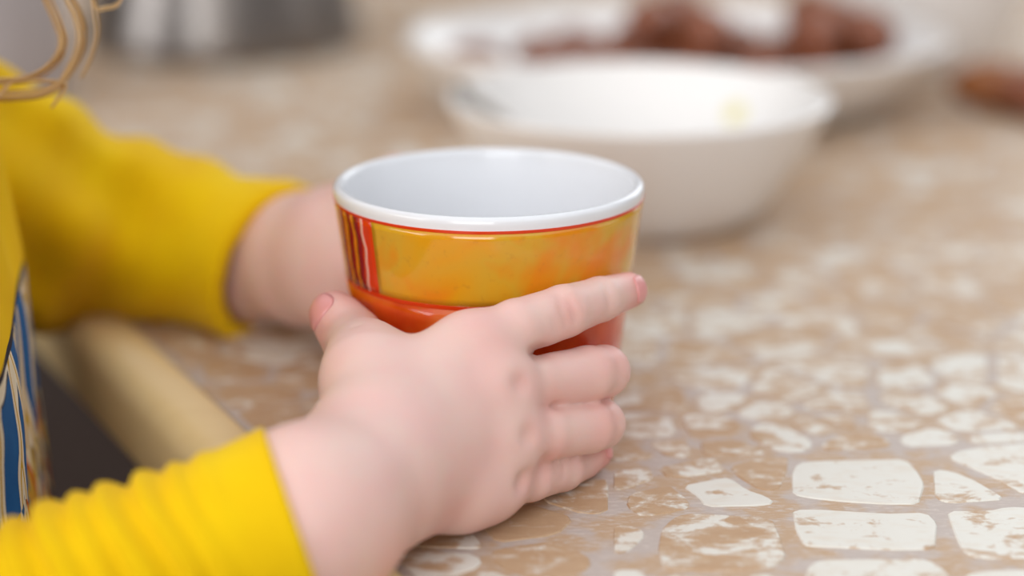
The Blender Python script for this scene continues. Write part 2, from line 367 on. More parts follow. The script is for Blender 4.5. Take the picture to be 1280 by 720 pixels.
for i, p in enumerate(seeds):
    poly = [p + np.array(q) * .06 for q in ((-1, -1), (1, -1), (1, 1), (-1, 1))]
    bx, by = int(p[0] // .04), int(p[1] // .04)
    nb = [j for dx in (-2, -1, 0, 1, 2) for dy in (-2, -1, 0, 1, 2) for j in BUCK.get((bx + dx, by + dy), ()) if j != i]
    nb.sort(key=lambda j: (seeds[j] - p) @ (seeds[j] - p))
    gap = random.uniform(.0010, .0017)
    for j in nb[:22]:
        d = seeds[j] - p; L = math.hypot(*d)
        if L < 1e-6: continue
        poly = clip(poly, p + d / L * (L / 2 - gap), d / L)
        if len(poly) < 3: break
    if max((p - q) @ nn for q, nn in FIELD) < 0: continue
    q, nn = max(FIELD, key=lambda f: (p - f[0]) @ f[1])
    if len(poly) >= 3: poly = clip(poly, q + nn * .001, -nn)
    for q, nn in EDGES:
        if len(poly) >= 3: poly = clip(poly, q, nn)
    if len(poly) < 3: continue
    A = .5 * abs(sum(poly[k][0] * poly[(k + 1) % len(poly)][1] - poly[(k + 1) % len(poly)][0] * poly[k][1] for k in range(len(poly))))
    if A < 2.5e-5: continue
    m = []                                          # drop slivers, cut the corners
    n = len(poly)
    poly = [poly[k] for k in range(n) if math.hypot(*(poly[k] - poly[k - 1])) > .0012]
    n = len(poly)
    if n < 3: continue
    for k in range(n):
        a, b, c = poly[k - 1], poly[k], poly[(k + 1) % n]
        f1 = min(.42, .0022 / max(1e-6, math.hypot(*(b - a)))); f2 = min(.42, .0022 / max(1e-6, math.hypot(*(c - b))))
        m += [b + (a - b) * f1, b + (c - b) * f2]
    stones.append((np.mean(poly, axis=0), m, tones[i], A))
for pts, tn in LAID:
    poly = [on_table(u, v) for u, v in pts]; n = len(poly); m = []; ctr = np.mean(poly, axis=0)
    poly = [q + (q - ctr) / math.hypot(*(q - ctr)) * .00065 for q in poly]
    for k in range(n):
        a, b, c = poly[k - 1], poly[k], poly[(k + 1) % n]
        f1 = min(.3, .0016 / max(1e-6, math.hypot(*(b - a)))); f2 = min(.3, .0016 / max(1e-6, math.hypot(*(c - b)))); m += [b + (a - b) * f1, b + (c - b) * f2]
    A = .5 * abs(sum(poly[k][0] * poly[(k + 1) % n][1] - poly[(k + 1) % n][0] * poly[k][1] for k in range(n)))
    stones.append((np.mean(poly, axis=0), m, tn, A))
def stone_geo(c, ring, org):
    n = len(ring); ctr = np.mean(ring, axis=0); vs = []
    for f, z in ((0., -.0006), (.0006, 0.)):
        for q in ring:
            d = ctr - q; L = math.hypot(*d); qq = q + d / L * f
            vs.append((qq[0] - org[0], qq[1] - org[1], z + (random.uniform(-.00008, .00008) if f else 0)))
    fs = [(k, (k + 1) % n, n + (k + 1) % n, n + k) for k in range(n)] + [tuple(range(n, 2 * n))]
    return vs, fs
def view_size(c, A):
    x, y = c; dep = y * math.cos(PITCH) + CAM_H * math.sin(PITCH)
    if dep < .2: return 0
    u = 640 + FPX * x / dep; v = 360 + FPX * (CAM_H * math.cos(PITCH) - y * math.sin(PITCH)) / dep
    if not (-30 < u < 1310 and -30 < v < 750): return 0
    return A * FPX ** 2 / dep ** 2 * math.sin(PITCH)
order = sorted(range(len(stones)), key=lambda i: -view_size(stones[i][0], stones[i][3]))
def set_tone(me, vals):
    at_ = me.attributes.new('tone', 'FLOAT', 'POINT'); at_.data.foreach_set('value', vals)
rv, rf, rt = [], [], []
for rank, i in enumerate(order):
    c, ring, tn, A = stones[i]
    if rank < 290:
        vs, fs = stone_geo(c, ring, c)
        o = link_mesh('stone', vs, fs, STONE, None, smooth=False); set_tone(o.data, [tn] * len(vs))
        o.location = (c[0], c[1], 0); on_tbl(o)
    else:
        vs, fs = stone_geo(c, ring, (0, 0)); b = len(rv); rv += vs; rf += [tuple(b + k for k in f) for f in fs]; rt += [tn] * len(vs)
o = link_mesh('stones', rv, rf, STONE, None, smooth=False); set_tone(o.data, rt); on_tbl(o); o['kind'] = 'stuff'

# ------------------------------------------------------------------ smooth bodies: distance fields meshed by surface nets
def capd(P, a, b, ra, rb):
    ba = b - a; L2 = float(ba @ ba) + 1e-12; pa = P - a
    t = np.clip(pa @ ba / L2, 0, 1)
    q = pa - t[:, None] * ba
    return np.sqrt(np.einsum('ij,ij->i', q, q)) - (ra + (rb - ra) * t)
def smin(a, b, k):
    h = np.maximum(k - np.abs(a - b), 0) / k
    return np.minimum(a, b) - h * h * k * .25
class Field:
    """core: prims blended with kc; limbs: [(prims, k inside, k to core)] kept apart from one another; dents: (centre, radius, depth)"""
    def __init__(s, core, limbs=(), dents=(), kc=.012, kl=.0012, post=None, lip=1.15):
        s.core, s.limbs, s.dents, s.kc, s.kl, s.post, s.lip = core, list(limbs), list(dents), kc, kl, post, lip
    def __call__(s, P, c=None, R=0):
        core = s.near_core if c is not None else s.core
        d = None
        for q in core:
            e = capd(P, *q[:4]); k = q[4] or s.kc
            d = e if d is None else smin(d, e, k)
        if d is None: d = np.full(len(P), 1.0)
        base = d
        limbs = s.near_limbs if c is not None else s.limbs
        for pr, ki, kj in limbs:
            f = None
            for q in pr:
                e = capd(P, *q[:4]); f = e if f is None else smin(f, e, ki)
            f = smin(base, f, kj)
            d = smin(d, f, np.clip(np.minimum(base - d, base - f) * .8, 1e-6, .0008))
        for ctr, r, dep in s.dents:
            if c is not None and np.linalg.norm(c - ctr) > R + 3 * r: continue
            q = P - ctr; d = d + dep * np.exp(-np.einsum('ij,ij->i', q, q) / (r * r))
        if s.post: d = s.post(P, d)
        return d
    def localise(s, c, R):
        C = c[None]
        dc = [capd(C, *q[:4])[0] for q in s.core]; dl = [min(capd(C, *q[:4])[0] for q in L[0]) for L in s.limbs]
        m = min(dc + dl) if dc or dl else 1
        s.near_core = [q for q, x in zip(s.core, dc) if x < m + 2 * R + .06]
        s.near_limbs = [L for L, x in zip(s.limbs, dl) if x < m + 2 * R + .04]
def chain(*pts, k=None):
    return [(np.array(a[0]), np.array(b[0]), a[1], b[1], k) for a, b in zip(pts[:-1], pts[1:])]
def nets(F, lo, hi, h, N=20):
    lo = np.array(lo, float); nb = np.ceil((np.array(hi) - lo) / (h * N)).astype(int)
    R = N * h * math.sqrt(3) / 2
    gi = np.stack(np.meshgrid(*[np.arange(k) for k in nb], indexing='ij'), -1).reshape(-1, 3)
    cen = lo + (gi + .5) * N * h
    dc = np.concatenate([F(cen[i:i + 20000]) for i in range(0, len(cen), 20000)])
    act = gi[np.abs(dc) < R * F.lip + .006]
    STR = np.array([1 << 40, 1 << 20, 1], dtype=np.int64)
    loc = np.stack(np.meshgrid(*[np.arange(N + 1)] * 3, indexing='ij'), -1).reshape(-1, 3)
    keys, pts, quads = [], [], []
    for g in act:
        o = g * N; c = lo + (o + N / 2) * h
        F.localise(c, R)
        P = lo + (loc + o) * h
        D = F(P, c, R).reshape(N + 1, N + 1, N + 1)
        if D.min() > 0 or D.max() < 0: continue
        sg = D < 0
        cnt = np.zeros((N, N, N)); acc = np.zeros((N, N, N, 3))
        base = np.stack(np.meshgrid(*[np.arange(N)] * 3, indexing='ij'), -1).astype(float)
        for ax in range(3):
            o1, o2 = [(1, 2), (0, 2), (0, 1)][ax]
            for a in (0, 1):
                for b in (0, 1):
                    sl0 = [slice(0, N)] * 3; sl0[o1] = slice(a, N + a); sl0[o2] = slice(b, N + b)
                    sl1 = list(sl0); sl1[ax] = slice(1, N + 1)
                    d0, d1 = D[tuple(sl0)], D[tuple(sl1)]; x = (d0 < 0) != (d1 < 0)
                    t = np.where(x, d0 / np.where(x, d0 - d1, 1), 0)
                    off = np.zeros((N, N, N, 3)); off[..., ax] = t; off[..., o1] = a; off[..., o2] = b
                    acc += np.where(x[..., None], off, 0); cnt += x
        m = cnt > 0
        idx = np.argwhere(m)
        keys.append(((idx + o).astype(np.int64) @ STR)); pts.append(lo + (idx + o + acc[m] / cnt[m][:, None]) * h)
        for ax in range(3):
            o1, o2 = [(1, 2), (2, 0), (0, 1)][ax]
            sl0 = (slice(0, N),) * 3; sl1 = list(sl0); sl1[ax] = slice(1, N + 1)
            a0, a1 = sg[sl0], sg[tuple(sl1)]
            e = np.argwhere(a0 != a1)
            if not len(e): continue
            inside = a0[tuple(e.T)]
            e = e + o; e1 = np.zeros(3, int); e1[o1] = 1; e2 = np.zeros(3, int); e2[o2] = 1
            q = np.stack([(e - x).astype(np.int64) @ STR for x in (e1 * 0, e1, e1 + e2, e2)], 1)
            q = np.where(inside[:, None], q, q[:, ::-1]); quads.append(q)
    keys = np.concatenate(keys); pts = np.concatenate(pts); quads = np.concatenate(quads)
    od = np.argsort(keys); ks = keys[od]
    ix = np.searchsorted(ks, quads); ix = np.minimum(ix, len(ks) - 1)
    ok = (ks[ix] == quads).all(1)
    V = pts[od]; Q = ix[ok]
    # flip check: outward normals
    return V, Q
def mesh_np(name, V, Q, m, parent):
    me = bpy.data.meshes.new(name); n, q = len(V), len(Q)
    me.vertices.add(n); me.vertices.foreach_set('co', V.astype(np.float32).ravel())
    me.loops.add(4 * q); me.loops.foreach_set('vertex_index', Q.astype(np.int32).ravel())
    me.polygons.add(q); me.polygons.foreach_set('loop_start', np.arange(0, 4 * q, 4, dtype=np.int32))
    me.polygons.foreach_set('use_smooth', np.ones(q, dtype=bool)); me.update(calc_edges=True); me.validate()
    o = bpy.data.objects.new(name, me); COL.objects.link(o); me.materials.append(m)
    if parent: o.parent = parent
    return o

# ------------------------------------------------------------------ the toddler
n3 = np.array((nv[0], nv[1], 0.)); e3 = np.array((ev[0], ev[1], 0.)); UP = np.array((0, 0, 1.))
C0 = np.array((-.182, .522, 0.))                     # middle of the trunk, beside the table edge
n3 = np.array((.985, .173, 0.)); e3 = np.array((.173, -.985, 0.))      # the trunk is turned a little from the table edge
def B(f, s, z): return C0 + n3 * f + e3 * s + UP * z  # forward (to the table), to the child's right, up
child = empty('person', tuple(C0 + UP * -.72)); tag(child, 'toddler in yellow sleeves and blue leaf-print shirt, both hands round the orange cup', 'person')
def kid(o): o.parent = child; o.matrix_parent_inverse = child.matrix_basis.inverted(); return o
child.matrix_basis = Matrix.Translation(C0 + UP * -.72)

# near (right) arm and hand
R_SH, R_EL = B(-.01, .088, .080), at(-235, 885, .410)
R_CU = at(388, 648, .431); R_WR = at(468, 588, .456)
rarm = chain((R_SH, .024), (R_EL, .0195), (R_CU, .0203), (R_WR, .0180))
MC = {'i': (at(588, 441, .487), .0082), 'm': (at(616, 484, .483), .0088), 'r': (at(622, 546, .479), .0086), 'p': (at(606, 603, .476), .0076)}
palm = []
for k in 'imrp': palm += chain((R_WR, .0120), MC[k])
palm += chain((at(520, 612, .462), .0095), (at(575, 614, .470), .0084), MC['p'])
palm += chain((at(482, 530, .466), .0130), (at(540, 472, .482), .0090), MC['i'])
palm += chain((at(474, 540, .463), .0125), (at(462, 474, .480), .0108), (at(458, 448, .492), .0086))
palm += chain((MC['i'][0], .0070), (MC['m'][0], .0078), (MC['r'][0], .0078), (MC['p'][0], .0072))
palm += chain((R_WR, .0176), (at(545, 555, .475), .0118))
palm = [(*q[:4], .007) for q in palm]
TH = [(at(460, 452, .489), .0088), (at(440, 422, .516), .0076), (at(423, 400, .5205), .0064), (at(416, 391, .523), .0057)]
IN = [(MC['i'][0], .0084), (at(645, 411, .493), .0073), (at(705, 389, .502), .0066), (at(750, 374, .513), .0057), (at(785, 363, .524), .0048)]
MI = [MC['m'], (at(668, 478, .490), .0067), (at(735, 467, .502), .0070), (at(755, 464, .508), .0066), (at(758, 460, .519), .0057)]
RI = [MC['r'], (at(680, 541, .487), .0069), (at(735, 533.5, .499), .0067), (at(750, 530, .505), .0064), (at(752, 526, .516), .0053)]
PI_ = [MC['p'], (at(662, 596, .486), .0061), (at(702, 586, .4975), .0057), (at(728, 575, .508), .0049), (at(745, 567, .514), .0042)]
# far (left) arm and hand, behind the cup
L_SH, L_EL = B(-.01, -.088, .076), at(112, 296, .668)
L_CU, L_WR = at(312, 322, .655), at(392, 324, .628)
larm = chain((L_SH, .027), (L_EL, .0205), (L_CU, .0185), (L_WR, .0182))
LP = at(446, 322, .612)
lpalm = chain((L_WR, .0182), (LP, .0180), (np.array((-.030, .612, .032)), .012)) + chain((LP, .016), (np.array((-.026, .612, .046)), .0085)) + chain((LP, .016), (np.array((-.030, .612, .014)), .0095))
def lf(z, r, L): return ([*chain((np.array((-.028, .612, z)), r * 1.15), (np.array((-.004, .610, z)), r), (np.array((.014 * L, .604, z)), r * .9), (np.array((.028 * L, .594, z - .001)), r * .72))], .004, .006)
llimbs = [lf(.047, .0062, 1), lf(.035, .0065, 1.08), lf(.0225, .0062, 1.0), lf(.0105, .0054, .85),
          (chain((np.array((-.044, .606, .050)), .009), (np.array((-.034, .600, .058)), .0072), (np.array((-.022, .596, .060)), .0055)), .004, .006)]
# trunk, neck, head
trunk = chain((B(-.005, -.05, .070), .029), (B(-.005, .05, .070), .029)) + chain((B(0, -.045, .02), .036), (B(0, .045, .02), .036)) + chain((B(.004, -.04, -.07), .042), (B(.004, .04, -.07), .042)) + chain((B(-.008, -.04, -.13), .042), (B(-.008, .04, -.13), .042)) \
    + chain((B(0, -.02, .05), .036), (B(0, .02, -.1), .042)) + chain((B(-.006, -.03, .075), .026), (L_SH, .024)) + chain((B(-.006, .03, .075), .026), (R_SH, .024)) + chain((B(-.01, 0, .08), .034), (B(.002, 0, .14), .029))
HC = B(.004, 0, .226)
def HB(f, s, z): return HC + n3 * f + e3 * s + UP * z
head = chain((HB(-.012, -.008, .018), .070), (HB(-.012, .008, .018), .070)) + chain((HB(.014, 0, .012), .062), (HB(.02, 0, -.03), .050)) + chain((HB(.03, -.026, -.036), .028), (HB(.03, .026, -.036), .028)) \
    + chain((HB(.044, 0, -.068), .017), (HB(.04, 0, -.06), .02))
def small(*a): return [(p, q, r1, r2, .008) for p, q, r1, r2, _ in chain(*a)]
head += small((HB(.070, 0, -.012), .0065), (HB(.080, 0, -.028), .0085)) + small((HB(.074, -.006, -.030), .006), (HB(.074, .006, -.030), .006))
for s_ in (-1, 1):
    head += small((HB(-.004, s_ * .073, -.002), .010), (HB(-.002, s_ * .071, -.028), .007))
head += small((HB(.069, -.011, -.0475), .0045), (HB(.072, 0, -.0465), .005)) + small((HB(.072, 0, -.0465), .005), (HB(.069, .011, -.0475), .0045)) + small((HB(.068, -.008, -.0555), .005), (HB(.068, .008, -.0555), .005))
head = [q if q[4] else (*q[:4], .02) for q in head]
core = [(*q[:4], .006) for q in rarm] + palm + larm + lpalm + trunk + head
EYES = [HB(.060, s_ * .027, .002) for s_ in (-1, 1)]

def surf(u, v, y, toward=None): return at(u, v, y)
DIMPLES = [(652, 479), (662, 545), (655, 602)]
limbs = [(chain(*TH), .003, .006), (chain(*IN), .0012, .0040), (chain(*MI), .0012, .0040), (chain(*RI), .0012, .0040), (chain(*PI_), .0012, .004)] + llimbs
F_body = Field(core, limbs, [], kc=.014, kl=.0010)
def cast(u, v, y0=.40, y1=.60):
    """first point of the body along the ray through a pixel"""
    y = y0
    for _ in range(80):
        p = at(u, v, y); d = F_body(p[None])[0]
        if d < 1e-4: return p
        y += max(d * .8, 5e-5)
        if y > y1: return None
    return p
dents = []
for (u, v), dep in zip(DIMPLES, (.0018, .0018, .0024)):
    p = cast(u, v)
    if p is not None: dents.append((p, .0025, dep))
def groove(pts, r, dep, n=6):
    for u, v in smooth_path(pts, n):
        p = cast(u, v)
        if p is not None: dents.append((p, r, dep))
groove([(699, 366), (703, 385), (708, 406)], .0012, .00022); groove([(712, 372), (717, 388), (720, 402)], .0012, .00022); groove([(724, 366), (727, 382)], .001, .00012)   # index joint
groove([(756, 352), (760, 368), (763, 384)], .0012, .00014)
groove([(693, 398), (697, 414)], .001, .00014)
groove([(396, 416), (410, 414), (428, 410), (446, 406)], .0016, .00014)              # across the thumb joint
groove([(666, 441), (678, 437)], .0022, .0007, 4)                                     # clefts between the fingers
groove([(692, 508), (697, 507)], .0012, .0003, 3)
groove([(678, 574), (686, 573)], .0014, .00035, 3)
groove([(704, 596), (706, 582)], .0012, .00016, 4)
F_body.dents = dents + [(e, .012, .004) for e in EYES] + [(HB(.076, 0, -.0512), .004, .002), (HB(.074, -.009, -.0514), .0035, .0018), (HB(.074, .009, -.0514), .0035, .0018)]
def table_press(P, d):      # flesh flattens on the table top instead of sinking into it
    over = (P[:, 2] < .004) & (((P[:, :2] - E1) @ nv) > -.020)
    return np.where(over, np.maximum(d, (.0003 - P[:, 2])), d)
F_body.post = table_press
V, Q = nets(F_body, (-.32, .36, -.20), (.07, .74, .345), .0009)
body = kid(mesh_np('body', V, Q, SKIN, None))
# flush: redder fingertips, knuckles, dimples, lips
fl = np.zeros(len(V))
def add(p, r, a):
    global fl
    q = V - p; fl = np.maximum(fl, a * np.exp(-np.einsum('ij,ij->i', q, q) / (r * r)))
for L, a in ((TH, .75), (IN, .8), (MI, .6), (RI, .6), (PI_, .75)): add(L[-1][0], .0075, a)
for L in (IN,): add(cast(713, 385), .005, .26)
for (u, v) in DIMPLES: add(cast(u, v), .0035, .16)
for u, v, r, a in ((622, 425, .008, .14), (762, 440, .008, .3), (765, 520, .007, .3), (600, 400, .01, .12), (400, 410, .008, .35), (560, 650, .012, .15), (690, 500, .006, .2), (690, 572, .006, .3), (500, 700, .012, .2)):
    p = cast(u, v)
    if p is not None: add(p, r, a)
add(HB(.074, 0, -.0512), .012, .7); add(HB(.055, -.036, -.036), .018, .4); add(HB(.055, .036, -.036), .018, .4)
a_ = body.data.attributes.new('flush', 'FLOAT', 'POINT'); a_.data.foreach_set('value', fl.astype(np.float32))

# fingernails: thin curved plates lying on the finger ends
def nail(tip, back, dorsal, wid, length, fwd=0.0, hi0=.0068):
    ax = tip - back; ax /= np.linalg.norm(ax); dorsal = dorsal - ax * (dorsal @ ax); dorsal /= np.linalg.norm(dorsal); sd = np.cross(ax, dorsal)
    nu, nv_ = 10, 9; top, bot = [], []
    for i in range(nu):
        for j in range(nv_):
            a = (i / (nu - 1) - .5) * 2; b = (j / (nv_ - 1) - .5) * 2
            rx = a * math.sqrt(max(0, 1 - .45 * b * b)); ry = b * math.sqrt(max(0, 1 - .35 * a * a))
            p0 = tip + ax * (fwd + ry * length / 2); dr = dorsal * math.cos(rx * wid) + sd * math.sin(rx * wid)
            lo, hi = 0., hi0                       # walk in along dr until the skin
            p = p0 + dr * hi
            for _ in range(40):
                d = F_body(p[None])[0]
                if d < 5e-5: break
                p = p - dr * d * .8
                if (p - p0) @ dr < .0005: break
            top.append(p + dr * .00028); bot.append(p - dr * .0004)
    vs = top + bot; K = nu * nv_; fs = []
    for i in range(nu - 1):
        for j in range(nv_ - 1):
            q = (i * nv_ + j, (i + 1) * nv_ + j, (i + 1) * nv_ + j + 1, i * nv_ + j + 1); fs.append(q); fs.append(tuple(K + x for x in reversed(q)))
    rim = [i * nv_ for i in range(nu)] + [(nu - 1) * nv_ + j for j in range(1, nv_)] + [i * nv_ + nv_ - 1 for i in range(nu - 2, -1, -1)] + [j for j in range(nv_ - 2, 0, -1)]
    for k in range(len(rim)): a, b = rim[k], rim[(k + 1) % len(rim)]; fs.append((a, K + a, K + b, b))
    bm = bmesh.new(); bv = [bm.verts.new(v) for v in vs]
    for f in fs: bm.faces.new([bv[i] for i in f])
    return kid(from_bm('fingernail', bm, NAIL))
nail(TH[-1][0], TH[1][0].copy(), np.array((-.62, -.72, .36)), .85, .0088, .0002, .0085)
nail(IN[-1][0], IN[-2][0], np.array((.45, -.80, .25)), .85, .0074, .0004)
nail(PI_[-1][0], PI_[-2][0], np.array((.6, -.45, .55)), .8, .0052, .0008, .0058)
# eyes
EYEW = plain('eye_white', srgb(235, 232, 228), .15); IRIS = plain('iris_blue_grey', srgb(70, 90, 110), .15)
PUP = plain('pupil_black', srgb(14, 12, 12), .1)
for p in EYES:
    prev = None
    for nm, r_, off, m_ in (('eye', .0112, -.0030, EYEW), ('iris', .0072, .0021, IRIS), ('pupil', .0040, .0058, PUP)):
        bm = bmesh.new(); bmesh.ops.create_uvsphere(bm, u_segments=24, v_segments=14, radius=r_); bmesh.ops.translate(bm, verts=bm.verts[:], vec=Vector(p + n3 * off)); o = from_bm(nm, bm, m_)
        if prev is None: prev = kid(o)
        else: o.parent = prev
# clothing
def sleeve(name, pts, ribs, h, cut=None, wall=.0017, kc=.012, deep=.022):
    """hollow-ended sleeve along pts [(p, r)...]; the last point is the cuff"""
    ps = [np.array(p) for p, r in pts]; rs = [r for p, r in pts]
    dirv = ps[-1] - ps[-2]; dirv /= np.linalg.norm(dirv)
    cutn = dirv if cut is None else cut / np.linalg.norm(cut)
    ext = ps[-1] + dirv * .02
    out = chain(*[(p, r) for p, r in zip(ps, rs)], (ext, rs[-1]))
    inn = chain((ps[-1] - dirv * deep, rs[-1] - wall - .0035), (ext, rs[-1] - wall))
    def post(P, d):
        s = (P - ps[-1]) @ dirv
        if ribs: d = ribs(P, d, s)
        d = np.maximum(d, (P - ps[-1]) @ cutn)
        di = np.minimum(capd(P, *inn[0][:4]), 9)
        return np.maximum(d, -di)
    F = Field(out, kc=kc, post=post, lip=1.5)
    A = np.array(ps + [ext]); r = max(rs) + .006
    V, Q = nets(F, A.min(0) - r, A.max(0) + r, h)
    return kid(mesh_np(name, V, Q, YELLOW, None))
tilt = np.array((.25, 1., .1)) * .5
def ribs_near(P, d, s):
    q = s + .0020 * np.sin(P[:, 2] * 190 + 1) + .10 * (P[:, 2] - .02)
    am = .0011 * np.clip((-s - .010) / .012, 0, 1)
    return d + am * (np.sin(q * 2 * np.pi / .0082 + .4 * np.sin(s * 300)) + .4 * np.sin(q * 2 * np.pi / .0131 + 2 + P[:, 2] * 60)) \
        - .0004 * np.exp(-((s + .0012) / .0012) ** 2)
sleeve('sleeve', [(R_SH, .034), (R_EL, .0235), (at(120, 747, .420), .0222), (at(372, 656, .4300), .0219)], ribs_near, .0010, kc=.004)
q_ = [at(395, 248, .652), at(270, 355, .622), at(318, 410, .640)]
CUFF_CUT = np.cross(q_[1] - q_[0], q_[2] - q_[0])
if CUFF_CUT[0] < 0: CUFF_CUT = -CUFF_CUT
def ribs_far(P, d, s):
    am = np.clip((-s - .015) / .03, 0, 1)
    return d + am * (.0022 * np.sin(P[:, 0] * 95 + P[:, 2] * 150 + 2 * np.sin(P[:, 1] * 50)) + .0014 * np.sin(P[:, 0] * 230 - P[:, 2] * 120 + 1.3)) - .0006 * np.exp(-((s + .002) / .002) ** 2)
sleeve('sleeve', [(L_SH, .040), (at(0, 258, .645), .036), (at(110, 292, .666), .0285), (at(215, 298, .660), .0250), (at(345, 333, .640), .0245)], ribs_far, .0014, cut=CUFF_CUT, deep=.045)
def shirt_post(P, d):
    q = P - C0; s = q @ e3; z = q[:, 2]
    d = d + .0016 * np.sin(s * 120 + z * 40) * np.sin(z * 55 + 1) 
    return np.maximum(d, -.172 - z)
shirt_core = chain((B(0, -.05, .078), .036), (B(0, .05, .078), .036)) + chain((B(.004, -.05, .03), .047), (B(.004, .05, .03), .047)) + chain((B(.004, -.045, -.03), .050), (B(.004, .045, -.03), .050)) + chain((B(.002, -.042, -.19), .055), (B(.002, .042, -.19), .055)) \
    + chain((B(-.004, -.03, .085), .034), (L_SH, .036)) + chain((B(-.004, .03, .085), .034), (R_SH, .035))
F = Field(shirt_core, kc=.03, post=shirt_post, lip=1.4)
V, Q = nets(F, B(0, 0, -.18) - np.array((.16, .16, 0)), B(0, 0, .13) + np.array((.16, .16, 0)), .0018)
kid(mesh_np('shirt', V, Q, PRINT, None))
bm = bmesh.new()
trs = chain((B(-.01, -.045, -.14), .058), (B(-.01, .045, -.14), .058)) + chain((B(-.01, -.05, -.14), .052), (B(.16, -.055, -.135), .042), (B(.17, -.055, -.34), .034)) + chain((B(-.01, .05, -.14), .052), (B(.16, .055, -.135), .042), (B(.17, .055, -.34), .034))
F = Field(trs, kc=.02)
V, Q = nets(F, B(.07, 0, -.40) - np.array((.26, .26, 0)), B(.07, 0, -.06) + np.array((.26, .26, 0)), .003)
kid(mesh_np('trousers', V, Q, TROUSER, None))
SOCK = plain('grey_sock', srgb(150, 148, 150), .9)
for s_ in (-1, 1):
    F = Field(chain((B(.17, s_ * .055, -.345), .028), (B(.17, s_ * .055, -.40), .026), (B(.225, s_ * .058, -.412), .022), (B(.245, s_ * .058, -.416), .018)), kc=.02)
    V, Q = nets(F, B(.2, s_ * .055, -.45) - np.array((.09, .09, 0)), B(.2, s_ * .055, -.30) + np.array((.09, .09, 0)), .003); kid(mesh_np('sock', V, Q, SOCK, None))

# hair: cap of combed strands plus the loose curls that hang beside the shoulder
HAIR = NT('blond_hair'); HAIR.base(HAIR.mix(HAIR.noise(HAIR.pos(), 120, 2), srgb(196, 158, 108), srgb(228, 196, 146)), .42, .4); HAIR = HAIR.m
vs, fs = [], []
for i in range(420):
    a = random.uniform(-math.pi, math.pi); 
    if abs(a) < .75: continue                        # leave the face free
    ln = random.uniform(.085, .14); path = []
    top = random.uniform(0.05, .6)
    for k in range(7):
        ph = top + (1.75 - top) * k / 6
        rr = .0745 + .003 * math.sin(i * 1.7)
        p = HB(-.010 + rr * math.sin(ph) * math.cos(a), rr * 1.02 * math.sin(ph) * math.sin(a), .018 + rr * math.cos(ph))
        if k > 4: p = p + UP * (-.022 * (k - 4))
        path.append(p)
    tube(vs, fs, path, [.0042, .0052, .0056, .0055, .0052, .0042, .0018], 5)
for i in range(70):                                  # fringe
    a = random.uniform(-.8, .8); path = [HB(-.010 + .0755 * math.sin(ph) * math.cos(a * .9), .0765 * math.sin(ph) * math.sin(a * 1.1), .018 + .0755 * math.cos(ph)) for ph in (.1, .4, .7, 1.0, 1.2)]
    tube(vs, fs, path, [.004, .005, .005, .0045, .0015], 5)
kid(link_mesh('hair', vs, fs, HAIR)); vs, fs = [], []
CURLS = [([(30, -120), (52, -25), (70, 20), (79, 50), (70, 72), (50, 90), (25, 99), (-15, 101)], 9, .0013),
         ([(60, -120), (82, -15), (96, 18), (102, 45), (97, 68), (84, 92), (72, 108), (45, 119), (-10, 122)], 9, .0012),
         ([(-20, 102), (20, 101.5), (60, 102), (82, 106), (80, 116), (66, 135)], 3, .0007),
         ([(110, -60), (118, -10), (122, 15), (124, 40), (116, 70), (104, 95)], 2, .0012), ([(100, -60), (118, 3), (135, 7), (150, 1), (158, -20)], 2, .0006)]
for pts, cnt, sp in CURLS:
    for k in range(cnt):
        off = rng.normal(0, sp, 3); d_ = .565 + rng.normal(0, .004)
        path = smooth_path([HB(.012, -.068, .012) + off, HB(.040, -.070, -.055) + off] + [at(u, v, d_) + off * (.55 + .25 * math.sin(k + .6 * i)) for i, (u, v) in enumerate(pts)], 5)
        if pts[0][0] < 0: path = path[10:]
        tube(vs, fs, path, .00030, 4)
kid(link_mesh('loose_curl', vs, fs, HAIR))

# chair the toddler sits on
chair = empty('chair', tuple(C0 + UP * FLOOR_Z), ang + math.pi / 2)
tag(chair, 'dark wooden chair under the toddler, mostly hidden below the table edge', 'chair')
CW = mat_wood('dark_chair_wood', srgb(46, 32, 26), srgb(60, 42, 34), .5)
hz = -.208 - FLOOR_Z
box('seat', (0, 0, hz), (.32, .32, .024), CW, chair, bev=.006)
for sx in (-1, 1):
    for sy in (-1, 1): box('leg', (sx * .135, sy * .135, (hz - .012) / 2), (.034, .034, hz - .012), CW, chair, bev=.004)
fs_ = -1 if (RZ @ Matrix.Rotation(math.pi / 2, 4, 'Z') @ Vector((1, 0, 0))).dot(Vector(n3)) > 0 else 1
for sy in (-1, 1): box('back_post', (fs_ * .145, sy * .135, hz + .17), (.026, .034, .31), CW, chair, bev=.004)
for zz in (.16, .27): box('back_rail', (fs_ * .145, 0, hz + zz), (.018, .236, .05), CW, chair, bev=.004)

# ------------------------------------------------------------------ the cup
CX, CY = at(611, 226, .55)[0], .55
CH, R0, R1 = .0700, .0335, .0424
cup = empty('cup', (CX, CY, 0)); tag(cup, 'orange and yellow patterned ceramic cup with white inside, held by the toddler', 'cup')
def rz(z): return R0 + (R1 - R0) * z / CH
prof = [(0, .0022), (R0 - .006, .0022), (R0 - .0042, 0), (R0 - .0022, 0), (R0 - .0006, .0008), (rz(.002), .0022)]
for k in range(1, 13): z = .0022 + (CH - .0042) * k / 12; prof.append((rz(z), z))
TH_ = .0031
for k in range(1, 9):
    q = math.pi * k / 9; prof.append((rz(CH - .0016) - TH_ / 2 + TH_ / 2 * math.cos(q), CH - .0016 + .0018 * math.sin(q)))
for k in range(0, 12): z = CH - .002 - (CH - .010) * k / 11; prof.append((rz(z) - TH_, z))
prof += [(R0 - .006, .0055), (R0 - .012, .0045), (0, .0045)]
lathe('cup_body', prof, WHITE, cup, 160)
